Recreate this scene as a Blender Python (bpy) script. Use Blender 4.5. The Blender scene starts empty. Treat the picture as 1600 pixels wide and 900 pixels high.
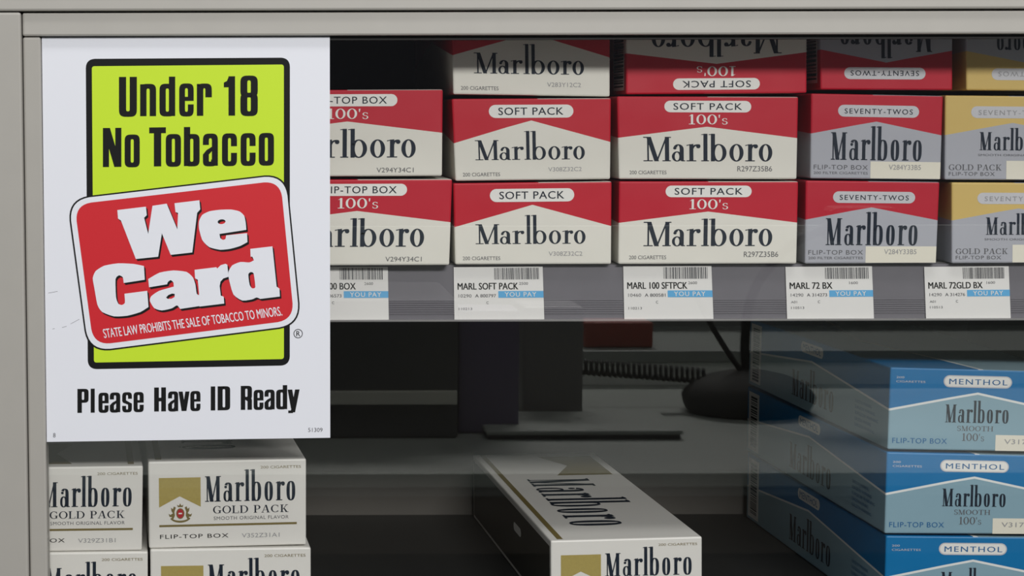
import bpy, bmesh, math, random
from mathutils import Vector, Matrix
from mathutils.geometry import tessellate_polygon

SC = bpy.context.scene
COL = SC.collection
random.seed(7)

# ------------------------------------------------------------------ camera
F_PX, PX0, PY0 = 3020.0, 430.0, 450.0          # the picture is an off-centre crop of a wider frame
PITCH, ROLL = math.radians(5.0), 0.0025
CAM = Vector((0.0, -1.010, 0.280))
_r0 = Vector((1, 0, 0)); FWD = Vector((0, math.cos(PITCH), -math.sin(PITCH))); _u0 = Vector((0, math.sin(PITCH), math.cos(PITCH)))
UP = _u0 * math.cos(ROLL) + _r0 * math.sin(ROLL)
RIGHT = _r0 * math.cos(ROLL) - _u0 * math.sin(ROLL)
cd = bpy.data.cameras.new('camera'); cam = bpy.data.objects.new('camera', cd); COL.objects.link(cam)
cd.sensor_width = 36.0; cd.sensor_fit = 'HORIZONTAL'
cd.lens = 36.0 * F_PX / 1600.0
cd.shift_x = (800.0 - PX0) / 1600.0; cd.shift_y = 0.0
cd.clip_start = 0.05; cd.clip_end = 50
M = Matrix.Identity(4)
for i in range(3):
    M[i][0] = RIGHT[i]; M[i][1] = UP[i]; M[i][2] = -FWD[i]; M[i][3] = CAM[i]
cam.matrix_world = M
SC.camera = cam

# ------------------------------------------------------------------ world, light, exposure
SC.view_settings.view_transform = 'Standard'
SC.view_settings.look = 'None'
SC.view_settings.exposure = -0.08
SC.view_settings.gamma = 1.0
SC.view_settings.use_curve_mapping = False
w = bpy.data.worlds.new('world'); SC.world = w; w.use_nodes = True
w.node_tree.nodes['Background'].inputs[0].default_value = (0.92, 0.95, 1.0, 1)
w.node_tree.nodes['Background'].inputs[1].default_value = 0.34
def area(name, loc, target, sx, sy, power, col):
    l = bpy.data.lights.new(name, 'AREA'); l.shape = 'RECTANGLE'; l.size = sx; l.size_y = sy; l.energy = power; l.color = col
    o = bpy.data.objects.new(name, l); COL.objects.link(o); o.location = loc
    o.rotation_euler = (Vector(target) - Vector(loc)).to_track_quat('-Z', 'Y').to_euler()
    return o
area('ceiling_tube_light', (0.75, -3.2, 1.74), (0.15, 0.0, 0.2), 1.6, 0.36, 100.0, (1.0, 0.985, 0.96))
area('counter_fill_light', (0.3, -0.75, 1.9), (0.2, -1.85, -0.2), 1.4, 0.5, 20.0, (1.0, 0.99, 0.97))  # added fill lamp, brightens the counter and its things for the mirror image

# ------------------------------------------------------------------ helpers
def U(px, py, Y):
    """the point of the plane y = Y that stands behind photo pixel (px, py)"""
    d = FWD + RIGHT * ((px - PX0) / F_PX) + UP * (-(py - PY0) / F_PX)
    return CAM + d * ((Y - CAM.y) / d.y)
def R(px, py, d):
    """the place in the room whose mirror image in the glass stands behind (px, py)"""
    p = U(px, py, d); return Vector((p.x, -p.y, p.z))

def srgb(r, g, b):
    f = lambda c: c / 12.92 if c <= 0.04045 else ((c + 0.055) / 1.055) ** 2.4
    return (f(r / 255), f(g / 255), f(b / 255), 1)

MATS = {}
def mat(name, col, rough=0.5, metal=0.0, spec=0.5, noise=0.0, nscale=40.0, bump=0.0):
    if name in MATS: return MATS[name]
    m = bpy.data.materials.new(name); m.use_nodes = True; nt = m.node_tree
    b = nt.nodes['Principled BSDF']
    b.inputs['Base Color'].default_value = col; b.inputs['Roughness'].default_value = rough
    b.inputs['Metallic'].default_value = metal; b.inputs['Specular IOR Level'].default_value = spec
    if noise or bump:
        tc = nt.nodes.new('ShaderNodeTexCoord'); n = nt.nodes.new('ShaderNodeTexNoise')
        n.inputs['Scale'].default_value = nscale; n.inputs['Detail'].default_value = 4
        nt.links.new(tc.outputs['Object'], n.inputs['Vector'])
        if noise:
            mx = nt.nodes.new('ShaderNodeMix'); mx.data_type = 'RGBA'
            k = 1 - noise
            mx.inputs[6].default_value = (col[0] * k, col[1] * k, col[2] * k, 1); k = 1 + noise
            mx.inputs[7].default_value = (min(1, col[0] * k), min(1, col[1] * k), min(1, col[2] * k), 1)
            nt.links.new(n.outputs['Fac'], mx.inputs[0]); nt.links.new(mx.outputs[2], b.inputs['Base Color'])
        if bump:
            bp = nt.nodes.new('ShaderNodeBump'); bp.inputs['Strength'].default_value = bump; bp.inputs['Distance'].default_value = 0.002
            nt.links.new(n.outputs['Fac'], bp.inputs['Height']); nt.links.new(bp.outputs['Normal'], b.inputs['Normal'])
    MATS[name] = m
    return m

def chevron_mat(name, top, bottom, div, peak, line=None, lw=0.03, rough=0.42):
    """printed board: colour above a peaked dividing line, another colour below it (UV space of each face)"""
    if name in MATS: return MATS[name]
    m = bpy.data.materials.new(name); m.use_nodes = True; nt = m.node_tree; N = nt.nodes; L = nt.links
    b = N['Principled BSDF']; b.inputs['Roughness'].default_value = rough; b.inputs['Specular IOR Level'].default_value = 0.4
    uv = N.new('ShaderNodeUVMap'); sp = N.new('ShaderNodeSeparateXYZ'); L.new(uv.outputs[0], sp.inputs[0])
    def mth(op, a, c=None):
        n = N.new('ShaderNodeMath'); n.operation = op
        for i, v in enumerate((a, c)):
            if v is None: continue
            if isinstance(v, (int, float)): n.inputs[i].default_value = v
            else: L.new(v, n.inputs[i])
        return n.outputs[0]
    a = mth('ABSOLUTE', mth('SUBTRACT', mth('MULTIPLY', sp.outputs[0], 2.0), 1.0))
    d = mth('ADD', mth('MULTIPLY', a, div - peak), peak)
    t = mth('SUBTRACT', 1.0, sp.outputs[1])
    up = mth('LESS_THAN', t, d)
    mx = N.new('ShaderNodeMix'); mx.data_type = 'RGBA'
    mx.inputs[6].default_value = bottom; mx.inputs[7].default_value = top
    L.new(up, mx.inputs[0]); out = mx.outputs[2]
    if line:
        on = mth('LESS_THAN', mth('ABSOLUTE', mth('SUBTRACT', mth('SUBTRACT', t, d), lw / 2)), lw / 2)
        m2 = N.new('ShaderNodeMix'); m2.data_type = 'RGBA'; L.new(on, m2.inputs[0]); L.new(out, m2.inputs[6]); m2.inputs[7].default_value = line
        out = m2.outputs[2]
    L.new(out, b.inputs['Base Color'])
    tc = N.new('ShaderNodeTexCoord'); n = N.new('ShaderNodeTexNoise'); n.inputs['Scale'].default_value = 18; n.inputs['Detail'].default_value = 2
    L.new(tc.outputs['Object'], n.inputs['Vector'])
    bp = N.new('ShaderNodeBump'); bp.inputs['Strength'].default_value = 0.12; bp.inputs['Distance'].default_value = 0.01
    L.new(n.outputs['Fac'], bp.inputs['Height']); L.new(bp.outputs['Normal'], b.inputs['Normal'])
    MATS[name] = m
    return m

def tag(o, label, cat, group=None, kind=None):
    o['label'] = label; o['category'] = cat
    if group: o['group'] = group
    if kind: o['kind'] = kind
    return o
def empty(name, loc, label, cat, group=None, kind=None):
    o = bpy.data.objects.new(name, None); COL.objects.link(o); o.location = loc; o.empty_display_size = 0.02
    return tag(o, label, cat, group, kind)
def link_mesh(name, verts, faces, m, parent=None, origin=None, smooth=False):
    """verts in world space; origin = world place of the frame the mesh lives in"""
    o3 = Vector(origin) if origin is not None else Vector((0, 0, 0))
    me = bpy.data.meshes.new(name)
    me.from_pydata([tuple(Vector(v) - o3) for v in verts], [], faces); me.update()
    if smooth:
        for p in me.polygons: p.use_smooth = True
    ob = bpy.data.objects.new(name, me); COL.objects.link(ob)
    me.materials.append(m)
    if parent is not None: ob.parent = parent
    elif origin is not None: ob.location = o3
    return ob
def from_bm(name, bm, m, parent=None, origin=(0, 0, 0), smooth=False):
    o3 = Vector(origin)
    bmesh.ops.recalc_face_normals(bm, faces=bm.faces)
    for v in bm.verts: v.co -= o3
    me = bpy.data.meshes.new(name); bm.to_mesh(me); bm.free()
    if smooth:
        for p in me.polygons: p.use_smooth = True
    me.materials.append(m)
    ob = bpy.data.objects.new(name, me); COL.objects.link(ob)
    if parent is not None: ob.parent = parent
    else: ob.location = o3
    return ob
def bm_box(bm, lo, hi, bev=0.0, seg=2):
    r = bmesh.ops.create_cube(bm, size=1.0)
    lo, hi = Vector(lo), Vector(hi)
    for v in r['verts']:
        v.co = Vector((lo[i] + (hi[i] - lo[i]) * (v.co[i] + 0.5) for i in range(3)))
    if bev:
        es = list({e for v in r['verts'] for e in v.link_edges})
        bmesh.ops.bevel(bm, geom=es, offset=bev, segments=seg, affect='EDGES', profile=0.5)
    return bm
def box(name, lo, hi, m, parent=None, origin=(0, 0, 0), bev=0.0):
    return from_bm(name, bm_box(bmesh.new(), lo, hi, bev), m, parent, origin)
def bm_lathe(bm, c, prof, seg=48):
    rings = []
    for r, z in prof:
        rings.append([bm.verts.new((c[0] + r * math.cos(2 * math.pi * k / seg), c[1] + r * math.sin(2 * math.pi * k / seg), c[2] + z)) for k in range(seg)])
    for a, b in zip(rings, rings[1:]):
        for k in range(seg):
            bm.faces.new((a[k], a[(k + 1) % seg], b[(k + 1) % seg], b[k]))
    bm.faces.new(rings[0][::-1]); bm.faces.new(rings[-1])
def bm_tube(bm, pts, rad, seg=12):
    pts = [Vector(p) for p in pts]; rings = []
    ref = Vector((0, 1, 0))
    for i, p in enumerate(pts):
        t = (pts[min(i + 1, len(pts) - 1)] - pts[max(i - 1, 0)]).normalized()
        a = t.cross(ref)
        if a.length < 1e-3: a = t.cross(Vector((1, 0, 0)))
        a.normalize(); b = t.cross(a).normalized()
        rings.append([bm.verts.new(p + (a * math.cos(2 * math.pi * k / seg) + b * math.sin(2 * math.pi * k / seg)) * rad) for k in range(seg)])
    for a, b in zip(rings, rings[1:]):
        for k in range(seg):
            bm.faces.new((a[k], a[(k + 1) % seg], b[(k + 1) % seg], b[k]))
    bm.faces.new(rings[0][::-1]); bm.faces.new(rings[-1])
def spline(pts, n=12):
    pts = [Vector(p) for p in pts]; out = []
    P = [pts[0] * 2 - pts[1]] + pts + [pts[-1] * 2 - pts[-2]]
    for i in range(1, len(P) - 2):
        for k in range(n):
            t = k / n; a, b, c, d = P[i - 1], P[i], P[i + 1], P[i + 2]
            out.append(0.5 * ((2 * b) + (c - a) * t + (2 * a - 5 * b + 4 * c - d) * t * t + (3 * b - a - 3 * c + d) * t ** 3))
    out.append(pts[-1]); return out

# ------------------------------------------------------------------ flat shapes (lists of polygons)
def fill(outer, *holes):
    loops = [[Vector((x, y, 0)) for x, y in l] for l in (outer,) + holes]
    flat = [p for l in loops for p in l]
    return [[(flat[i].x, flat[i].y) for i in t] for t in tessellate_polygon(loops)]
def rect(x0, y0, x1, y1): return [[(x0, y0), (x1, y0), (x1, y1), (x0, y1)]]
def arc(cx, cy, rx, ry, tx, ty, a0=0, a1=360, n=2.0, seg=None):
    """part of a (super)elliptic ring, tx thick at its sides and ty thick at top and bottom"""
    seg = seg or max(4, int(abs(a1 - a0) / 12)); e = 2.0 / n; out = []; pr = None
    for k in range(seg + 1):
        a = math.radians(a0 + (a1 - a0) * k / seg); c, s = math.cos(a), math.sin(a)
        c_ = math.copysign(abs(c) ** e, c); s_ = math.copysign(abs(s) ** e, s)
        q = ((cx + rx * c_, cy + ry * s_), (cx + (rx - tx) * c_, cy + (ry - ty) * s_))
        if pr: out.append([pr[0], q[0], q[1], pr[1]])
        pr = q
    return out
def disc(cx, cy, rx, ry, seg=20):
    return [[(cx + rx * math.cos(2 * math.pi * k / seg), cy + ry * math.sin(2 * math.pi * k / seg)) for k in range(seg)]]
def stroke(x0, y0, x1, y1, wx):
    """slanted stroke of horizontal width wx"""
    return [[(x0, y0), (x0 + wx, y0), (x1 + wx, y1), (x1, y1)]]
def pill(x0, y0, x1, y1, k=1.0, seg=10):
    """k = how wide a unit of y is in units of x (for unequal axes)"""
    r = (y1 - y0) / 2; rx = r * k; c = (y0 + y1) / 2; p = []
    for i in range(seg + 1):
        a = -math.pi / 2 + math.pi * i / seg; p.append((x1 - rx + rx * math.cos(a), c + r * math.sin(a)))
    for i in range(seg + 1):
        a = math.pi / 2 + math.pi * i / seg; p.append((x0 + rx + rx * math.cos(a), c + r * math.sin(a)))
    return [p]
def place(polys, x0, y0, x1, y1):
    """fit shapes drawn in the unit square into a box"""
    return [[(x0 + (x1 - x0) * x, y0 + (y1 - y0) * y) for x, y in p] for p in polys]
def rounded(quad, r, seg=8):
    """quad with its corners rounded (pixel units)"""
    out = []; n = len(quad); Q = [Vector(q) for q in quad]
    for i in range(n):
        a, b, c = Q[i - 1], Q[i], Q[(i + 1) % n]
        d1 = (a - b).normalized(); d2 = (c - b).normalized()
        p, q = b + d1 * r, b + d2 * r
        for k in range(seg + 1):
            t = k / seg; out.append(tuple((p * (1 - t) * (1 - t) * 1.0 + (b * 0.9 + (p + q) * 0.05) * 2 * t * (1 - t) + q * t * t)))
    return out

_txt = {}
def text(s, spacing=1.0, bold=0.0):
    """plain sans lettering from Blender's own built-in font, fitted to the unit square"""
    key = (s, spacing, bold)
    if key in _txt: return _txt[key]
    cu = bpy.data.curves.new('lettering', 'FONT'); cu.body = s; cu.space_character = spacing; cu.resolution_u = 3
    ob = bpy.data.objects.new('lettering', cu); COL.objects.link(ob)
    dg = bpy.context.evaluated_depsgraph_get(); dg.update()
    me = bpy.data.meshes.new_from_object(ob.evaluated_get(dg))
    vs = [(v.co.x, v.co.y) for v in me.vertices]
    ps = [[vs[i] for i in p.vertices] for p in me.polygons]
    bpy.data.objects.remove(ob); bpy.data.curves.remove(cu); bpy.data.meshes.remove(me)
    if bold:                                                  # heavier: the strokes doubled side by side
        ps = ps + [[(x + bold * 2.2, y) for x, y in p] for p in ps]; vs = [q for p in ps for q in p]
    xs = [v[0] for v in vs]; ys = [v[1] for v in vs]
    x0, x1, y0, y1 = min(xs), max(xs), min(ys), max(ys)
    out = [[((x - x0) / (x1 - x0), (y - y0) / (y1 - y0)) for x, y in p] for p in ps]
    _txt[key] = out
    return out

# -- the cigarette word mark: x 0..1 over its whole width, baseline 0, capital height 1
WIDE = dict(sp=[(0, .212), (.221, .323), (.335, .441), (.449, .508), (.512, .645), (.667, .777), (.79, .886), (.895, 1)], xh=.66, lh=1.45, st=.030, n=2.0, sv=.04)
LONG = dict(WIDE, xh=.70, lh=1.13, st=.031)
TALL = dict(sp=[(0, .173), (.203, .309), (.331, .431), (.434, .493), (.503, .62), (.657, .75), (.784, .88), (.9, .997)], xh=.74, lh=1.24, st=.036, n=2.7, sv=.035)
def wordmark(W):
    sp, xh, lh, st, n, sv = W['sp'], W['xh'], W['lh'], W['st'], W['n'], W['sv']; P = []
    th = .013
    x0, x1 = sp[0]                                           # M
    xs = x1 - .012 - st * 1.05
    P += rect(x0 + .03, 0, x0 + .03 + th, 1) if n < 2.5 else rect(x0 + .018, 0, x0 + .018 + th, 1)
    xl = x0 + (.024 if n < 2.5 else .012)
    mid = (xl + xs) / 2 + .006
    P += stroke(mid - st * .55, 0, xl, 1, st * 1.15)
    P += stroke(mid - th * .3, 0, xs + st * .2, 1, th)
    P += rect(xs, 0, xs + st * 1.05, 1)
    P += rect(x0, 0, x0 + (.072 if n < 2.5 else .045), sv) + rect(xs - .02, 0, x1, sv) + rect(x0, 1 - sv, xl + st * .7, 1) + rect(xs, 1 - sv, x1 + .003, 1)
    x0, x1 = sp[1]                                           # a
    xs = x1 - st * .32 - st
    rx = (xs + st - x0) / 2 - .004; cx = xs + st - rx; ry = xh * .3
    P += arc(cx, xh - ry, rx, ry, st, .05, 0, 150, n)
    P += disc(cx - rx * .86 + st * .3, xh - ry * .78, st * .42, .055)
    P += rect(xs, .05, xs + st, xh - ry)
    bx = (x0 + xs + st * .6) / 2; brx = (xs + st * .6 - x0) / 2
    P += arc(bx, xh * .28, brx, xh * .28 + .012, st * .72, .04, 0, 360, max(2.0, n - .3))
    P += [[(xs + st * .2, .06), (xs + st, .08), (xs + st, .04), (x1, .035), (x1, 0), (xs + st * .6, -.005), (xs + st * .2, .02)]]
    for i in (2, 6):                                         # r
        x0, x1 = sp[i]; xs = x0 + .022 if n < 2.5 else x0 + .012
        P += rect(xs, 0, xs + st, xh) + rect(x0, 0, xs + st + .022, sv)
        P += [[(x0, xh - .07), (xs + st, xh), (xs + st, xh + .015), (x0, xh - .03)]]
        P += arc(x1 - st * .6, xh - xh * .26, x1 - st * .6 - xs - st * .5, xh * .26, st * .6, .06, 70, 178, 2)
        P += disc(x1 - st * .48, xh - .085, st * .55, .085)
    x0, x1 = sp[3]                                           # l
    xs = (x0 + x1) / 2 - st / 2 + .003
    P += rect(xs, 0, xs + st, lh) + rect(x0, 0, x1, sv) + [[(x0, lh - .05), (xs + st, lh - .03), (xs + st, lh), (x0, lh - .02)]]
    x0, x1 = sp[4]                                           # b
    xs = x0 + .012
    P += rect(xs, .0, xs + st, lh) + [[(x0 - .006, lh - .05), (xs + st, lh - .03), (xs + st, lh), (x0 - .006, lh - .02)]]
    P += arc((xs + x1) / 2, xh / 2, (x1 - xs) / 2, xh / 2 + .012, st, .045, 0, 360, n)
    for i in (5, 7):                                         # o
        x0, x1 = sp[i]
        P += arc((x0 + x1) / 2, xh / 2, (x1 - x0) / 2, xh / 2 + .012, st, .045, 0, 360, n)
    return P
def put_wordmark(W, u0, u1, base, cap):
    """base, cap = heights of the baseline and of the top of the M"""
    return place(wordmark(W), u0, base, u1, cap)

# -- serif capitals and figures, capital height 1
def serif_glyph(ch):
    t, h, s = .17, .06, .06; P = []
    if ch == 'O': return .95, arc(.475, .5, .475, .5, t, h)
    if ch == '0': return .74, arc(.37, .5, .37, .5, t, h)
    if ch in 'GC':
        P = arc(.47, .5, .47, .5, t, h, 48, 318) + rect(.74, .66, .80, .95)
        if ch == 'G': P += rect(.66, .06, .66 + t, .42) + rect(.54, .38, .92, .43)
        else: P += rect(.76, .06, .80, .25)
        return .92, P
    if ch == 'L': return .75, rect(.1, 0, .1 + t, 1) + rect(0, 0, .75, s) + rect(0, 1 - s, .38, 1) + rect(.69, 0, .75, .28)
    if ch == 'D': return .92, rect(.1, 0, .1 + t, 1) + rect(0, 0, .45, s) + rect(0, 1 - s, .45, 1) + arc(.4, .5, .52, .5, t, h, -90, 90)
    if ch == 'P': return .74, rect(.1, 0, .1 + t, 1) + rect(0, 0, .38, s) + rect(0, 1 - s, .45, 1) + rect(.2, .44, .45, .5) + arc(.42, .72, .32, .28, t, h, -90, 90)
    if ch == 'A': return .95, stroke(.08, 0, .44, 1, .07) + stroke(.68, 0, .42, 1, t) + rect(.25, .3, .68, .35) + rect(0, 0, .28, s) + rect(.58, 0, .95, s)
    if ch == 'K': return .9, rect(.1, 0, .1 + t, 1) + rect(0, 0, .38, s) + rect(0, 1 - s, .38, 1) + stroke(.27, .4, .68, 1, .08) + stroke(.63, 0, .33, .52, t) + rect(.55, 0, .9, s) + rect(.55, 1 - s, .85, 1)
    if ch == 'M': return 1.1, rect(.1, 0, .16, 1) + stroke(.45, 0, .1, 1, t) + stroke(.5, 0, .85, 1, .06) + rect(.82, 0, .82 + t, 1) + rect(0, 0, .27, s) + rect(.7, 0, 1.1, s) + rect(0, 1 - s, .25, 1) + rect(.84, 1 - s, 1.1, 1)
    if ch == 'T': return .85, rect(.34, 0, .34 + t, 1) + rect(.2, 0, .65, s) + rect(0, 1 - s, .85, 1) + rect(0, .72, .05, 1) + rect(.8, .72, .85, 1)
    if ch == 'H': return 1.0, rect(.1, 0, .1 + t, 1) + rect(.73, 0, .73 + t, 1) + rect(.2, .47, .8, .53) + sum((rect(x, y, x + .37, y + s) for x in (0, .63) for y in (0, 1 - s)), [])
    if ch == 'S': return .62, arc(.31, .745, .29, .255, .13, .07, 30, 270) + arc(.31, .255, .31, .285, .14, .07, -150, 90) + rect(.5, .72, .55, .95) + rect(.04, .05, .09, .3)
    if ch == 's': return .44, place(serif_glyph('S')[1], 0, 0, .7, .62)
    if ch == '1': return .48, rect(.16, 0, .16 + t, 1) + rect(0, 0, .48, s) + [[(0, .82), (.16, .94), (.33, 1), (.16, .86)]]
    if ch == "'": return .18, [[(.02, .95), (.14, .98), (.10, .66), (.04, .66)]]
    return .4, []
def serif(s, gap=.1):
    x = 0; P = []
    for ch in s:
        wd, g = serif_glyph(ch); P += [[(x + a, b) for a, b in p] for p in g]; x += wd + gap
    k = x - gap
    return [[(a / k, b) for a, b in p] for p in P]

# -- condensed poster letters: each drawn in x 0..1, baseline 0, capital height 1
def arch(x0, x1, yb, yt, tx, ty, n=3.4):
    return arc((x0 + x1) / 2, yb, (x1 - x0) / 2, yt - yb, tx, ty, 0, 180, n, 18)
def cup(x0, x1, yt, yb, tx, ty, n=3.4):
    return arc((x0 + x1) / 2, yt, (x1 - x0) / 2, yt - yb, tx, ty, 180, 360, n, 18)
def poster_glyph(ch, xh=.81, t=.40, h=.12):
    r = .2
    def ring(x0, x1, y0, y1): return arch(x0, x1, y1 - r, y1, t, h) + cup(x0, x1, y0 + r, y0, t, h) + rect(x0, y0 + r, x0 + t, y1 - r) + rect(x1 - t, y0 + r, x1, y1 - r)
    if ch == 'U': return cup(0, 1, r, -.015, t, .14) + rect(0, r, t, 1) + rect(1 - t, r, 1, 1)
    if ch == 'n': return rect(0, 0, t, xh) + arch(.0, 1, xh - r, xh + .01, t, h) + rect(1 - t, 0, 1, xh - r)
    if ch == 'd': return ring(0, 1, -.01, xh + .01) + rect(1 - t, 0, 1, 1)
    if ch == 'b': return ring(0, 1, -.01, xh + .01) + rect(0, 0, t, 1)
    if ch == 'o': return ring(0, 1, -.015, xh + .015)
    if ch == 'O': return ring(0, 1, -.015, 1.015)
    if ch == 'c': return arch(0, 1, xh - r, xh + .015, t, h) + cup(0, 1, r, -.015, t, h) + rect(0, r, t, xh - r) + rect(1 - t, xh * .61, 1, xh - r) + rect(1 - t, r, 1, xh * .40)
    if ch == 'e': return arch(0, 1, xh - r, xh + .015, t, h) + cup(0, 1, r, -.015, t, h) + rect(0, r, t, xh - r) + rect(1 - t, xh * .47, 1, xh - r) + rect(t * .9, xh * .47, 1, xh * .60) + rect(1 - t, r, 1, xh * .36)
    if ch == 'r': return rect(0, 0, .43, xh) + arch(.0, 1, xh - r, xh + .01, .43, h) + rect(.57, xh * .58, 1, xh - r)
    if ch == 'a': return arch(0, 1, xh - r, xh + .015, t, h) + rect(1 - t, 0, 1, xh - r) + rect(0, xh * .66, t, xh - r) + cup(0, .95, r * .8, -.015, t, h) + rect(0, r * .8, t, xh * .36) + [[(0, xh * .36), (t, xh * .36), (1 - t, xh * .46), (1 - t, xh * .60), (.25, xh * .50)]]
    if ch == 's': return arch(0, 1, xh - r, xh + .015, t, h) + cup(0, 1, r, -.015, t, h) + rect(0, xh * .56, t, xh - r) + rect(1 - t, xh * .68, 1, xh - r) + rect(0, r, t, xh * .32) + rect(1 - t, r, 1, xh * .42) + [[(0, xh * .57), (t, xh * .60), (1, xh * .43), (1 - t, xh * .38), (.1, xh * .48)]]
    if ch == 'v': return stroke(.28, 0, 0, xh, .38) + stroke(.34, 0, .62, xh, .38)
    if ch == 'y': return stroke(.28, .02, 0, xh, .38) + stroke(.24, -.14, .62, xh, .38) + rect(.05, -.17, .45, -.06)
    if ch == 'N': return rect(0, 0, .33, 1) + rect(.67, 0, 1, 1) + stroke(.62, 0, .0, 1, .38)
    if ch == 'T': return rect(.28, 0, .72, 1) + rect(0, .85, 1, 1)
    if ch in 'lI': return rect(0, 0, 1, 1)
    if ch == 'H': return rect(0, 0, t, 1) + rect(1 - t, 0, 1, 1) + rect(0, .42, 1, .57)
    if ch == 'D': return rect(0, 0, t, 1) + arch(0, 1, 1 - r, 1, t, h) + cup(0, 1, r, 0, t, h) + rect(1 - t, r, 1, 1 - r) + rect(0, .88, .5, 1) + rect(0, 0, .5, .12)
    if ch in 'PR':
        g = rect(0, 0, t, 1) + arch(0, 1, 1 - r, 1, t, h) + cup(0, 1, .42 + r, .42, t, h) + rect(1 - t, .42 + r, 1, 1 - r) + rect(0, .88, .5, 1) + rect(0, .42, .5, .54)
        if ch == 'R': g += rect(1 - t, 0, 1, .40) + [[(.4, .42), (1 - t, .36), (1, .40), (.92, .52), (.5, .54)]]
        return g
    if ch == '1': return rect(.42, 0, 1, 1) + [[(0, .72), (.42, .72), (.42, .9), (.62, 1), (.45, 1), (.28, .88), (0, .84)]]
    if ch == '8': return arch(0, 1, 1 - r, 1.015, t, h) + rect(0, .62, t, 1 - r) + rect(1 - t, .62, 1, 1 - r) + cup(.0, 1, .66, .46, t, .1) + arch(0, 1, .38, .58, t, .1) + rect(0, r, t, .42) + rect(1 - t, r, 1, .42) + cup(0, 1, r, -.015, t, h)
    return []
def poster_line(s, spans, bx0, by0, bx1, by1, cap):
    """letters on a slanted baseline, in photo pixels (y down)"""
    P = []; sl = (by1 - by0) / (bx1 - bx0)
    for ch, (a, b) in zip(s, spans):
        for p in poster_glyph(ch):
            q = []
            for x, y in p:
                X = a + (b - a) * x; q.append((X, by0 + sl * (X - bx0) - cap * y))
            P.append(q)
    return P

def flat_part(name, polys, to3, m, parent, origin):
    vs, fs = [], []
    lift = 3e-6 if ('lettering' in name or 'crest' in name) else 0.0      # overlapping strokes of a letter lie microns apart
    for i, p in enumerate(polys):
        k = len(vs); vs += [to3(x, y, lift * (i % 14)) for x, y in p]
        fs.append(list(range(k, k + len(p))))
    return link_mesh(name, vs, fs, m, parent, origin)

# ------------------------------------------------------------------ materials
ALU = mat('brushed_aluminium', srgb(172, 169, 163), .42, .0, .5, .04, 60, .02)
ALU2 = mat('brushed_aluminium_dull', srgb(166, 163, 157), .45, .0, .5, .04, 60, .02)
GASKET = mat('black_gasket', srgb(18, 18, 18), .7)
INNER = mat('cabinet_dark', srgb(84, 81, 76), .7, noise=.15, nscale=12)
FLOORM = mat('cabinet_floor', srgb(46, 46, 44), .6, noise=.15, nscale=15)
SHELFM = mat('shelf_board', srgb(95, 93, 92), .6, noise=.06, nscale=30)
CHANNEL = mat('price_channel_plastic', srgb(112, 110, 116), .35, noise=.05, nscale=90)
CLEAR = mat('channel_lip', srgb(128, 127, 126), .25)
PAPER = mat('white_paper', srgb(228, 227, 224), .6)
INK = mat('black_ink', srgb(15, 16, 17), .55, spec=.2)
INKSOFT = mat('grey_ink', srgb(88, 88, 92), .6)
INKPALE = mat('pale_ink', srgb(150, 150, 152), .6)
NAVY = mat('navy_ink', srgb(26, 36, 50), .5, spec=.25)
WHITE = mat('white_print', srgb(232, 231, 226), .45)
CREAM = mat('cream_label', srgb(226, 222, 206), .55)
SILVERP = mat('silver_print', srgb(196, 196, 200), .4)
GOLD = mat('gold_print', srgb(172, 155, 88), .4, .0, .5, .12, 900)
GOLDINK = mat('gold_ink', srgb(120, 106, 60), .45)
CRESTRED = mat('crest_red', srgb(176, 34, 44), .45)
BLUEINK = mat('blue_ink', srgb(16, 96, 150), .45)
PAYBLUE = mat('price_blue', srgb(92, 172, 222), .5)
YELLOW = mat('lime_yellow', srgb(196, 226, 50), .4, spec=.3)
SIGNW = mat('sign_white', srgb(228, 230, 238), .32)
SIGNRED = mat('sign_red', srgb(202, 28, 40), .4)
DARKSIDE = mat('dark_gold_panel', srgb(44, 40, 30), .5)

RED_KING = chevron_mat('red_king_board', srgb(192, 22, 44), srgb(226, 224, 214), .54, .27)
RED_LONG = chevron_mat('red_long_board', srgb(190, 22, 46), srgb(226, 224, 214), .50, .365)
SILVER_RED = chevron_mat('silver_red_board', srgb(184, 22, 46), srgb(172, 174, 182), .47, .32)
SILVER_GOLD = chevron_mat('silver_gold_board', srgb(208, 180, 108), srgb(172, 174, 182), .47, .32)
MENTHOL = chevron_mat('menthol_board', srgb(0, 112, 170), srgb(134, 166, 180), .50, .285, srgb(226, 228, 226), .028)
GOLDPACK = mat('white_board', srgb(228, 226, 220), .42, bump=.05, nscale=18)

gm = bpy.data.materials.new('glass_pane'); gm.use_nodes = True
nt = gm.node_tree; nt.nodes.remove(nt.nodes['Principled BSDF'])
lw = nt.nodes.new('ShaderNodeLayerWeight'); lw.inputs['Blend'].default_value = .5
pw = nt.nodes.new('ShaderNodeMath'); pw.operation = 'POWER'; pw.inputs[1].default_value = 5; nt.links.new(lw.outputs['Facing'], pw.inputs[0])
ml = nt.nodes.new('ShaderNodeMath'); ml.operation = 'MULTIPLY_ADD'; ml.inputs[1].default_value = .95; ml.inputs[2].default_value = .045; nt.links.new(pw.outputs[0], ml.inputs[0])
tr = nt.nodes.new('ShaderNodeBsdfTransparent'); tr.inputs[0].default_value = (.992, .993, .992, 1)
gl = nt.nodes.new('ShaderNodeBsdfGlossy'); gl.inputs['Roughness'].default_value = 0.0; gl.inputs[0].default_value = (1, 1, 1, 1)
ms = nt.nodes.new('ShaderNodeMixShader'); nt.links.new(ml.outputs[0], ms.inputs[0]); nt.links.new(tr.outputs[0], ms.inputs[1]); nt.links.new(gl.outputs[0], ms.inputs[2])
nt.links.new(ms.outputs[0], nt.nodes['Material Output'].inputs[0])

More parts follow.
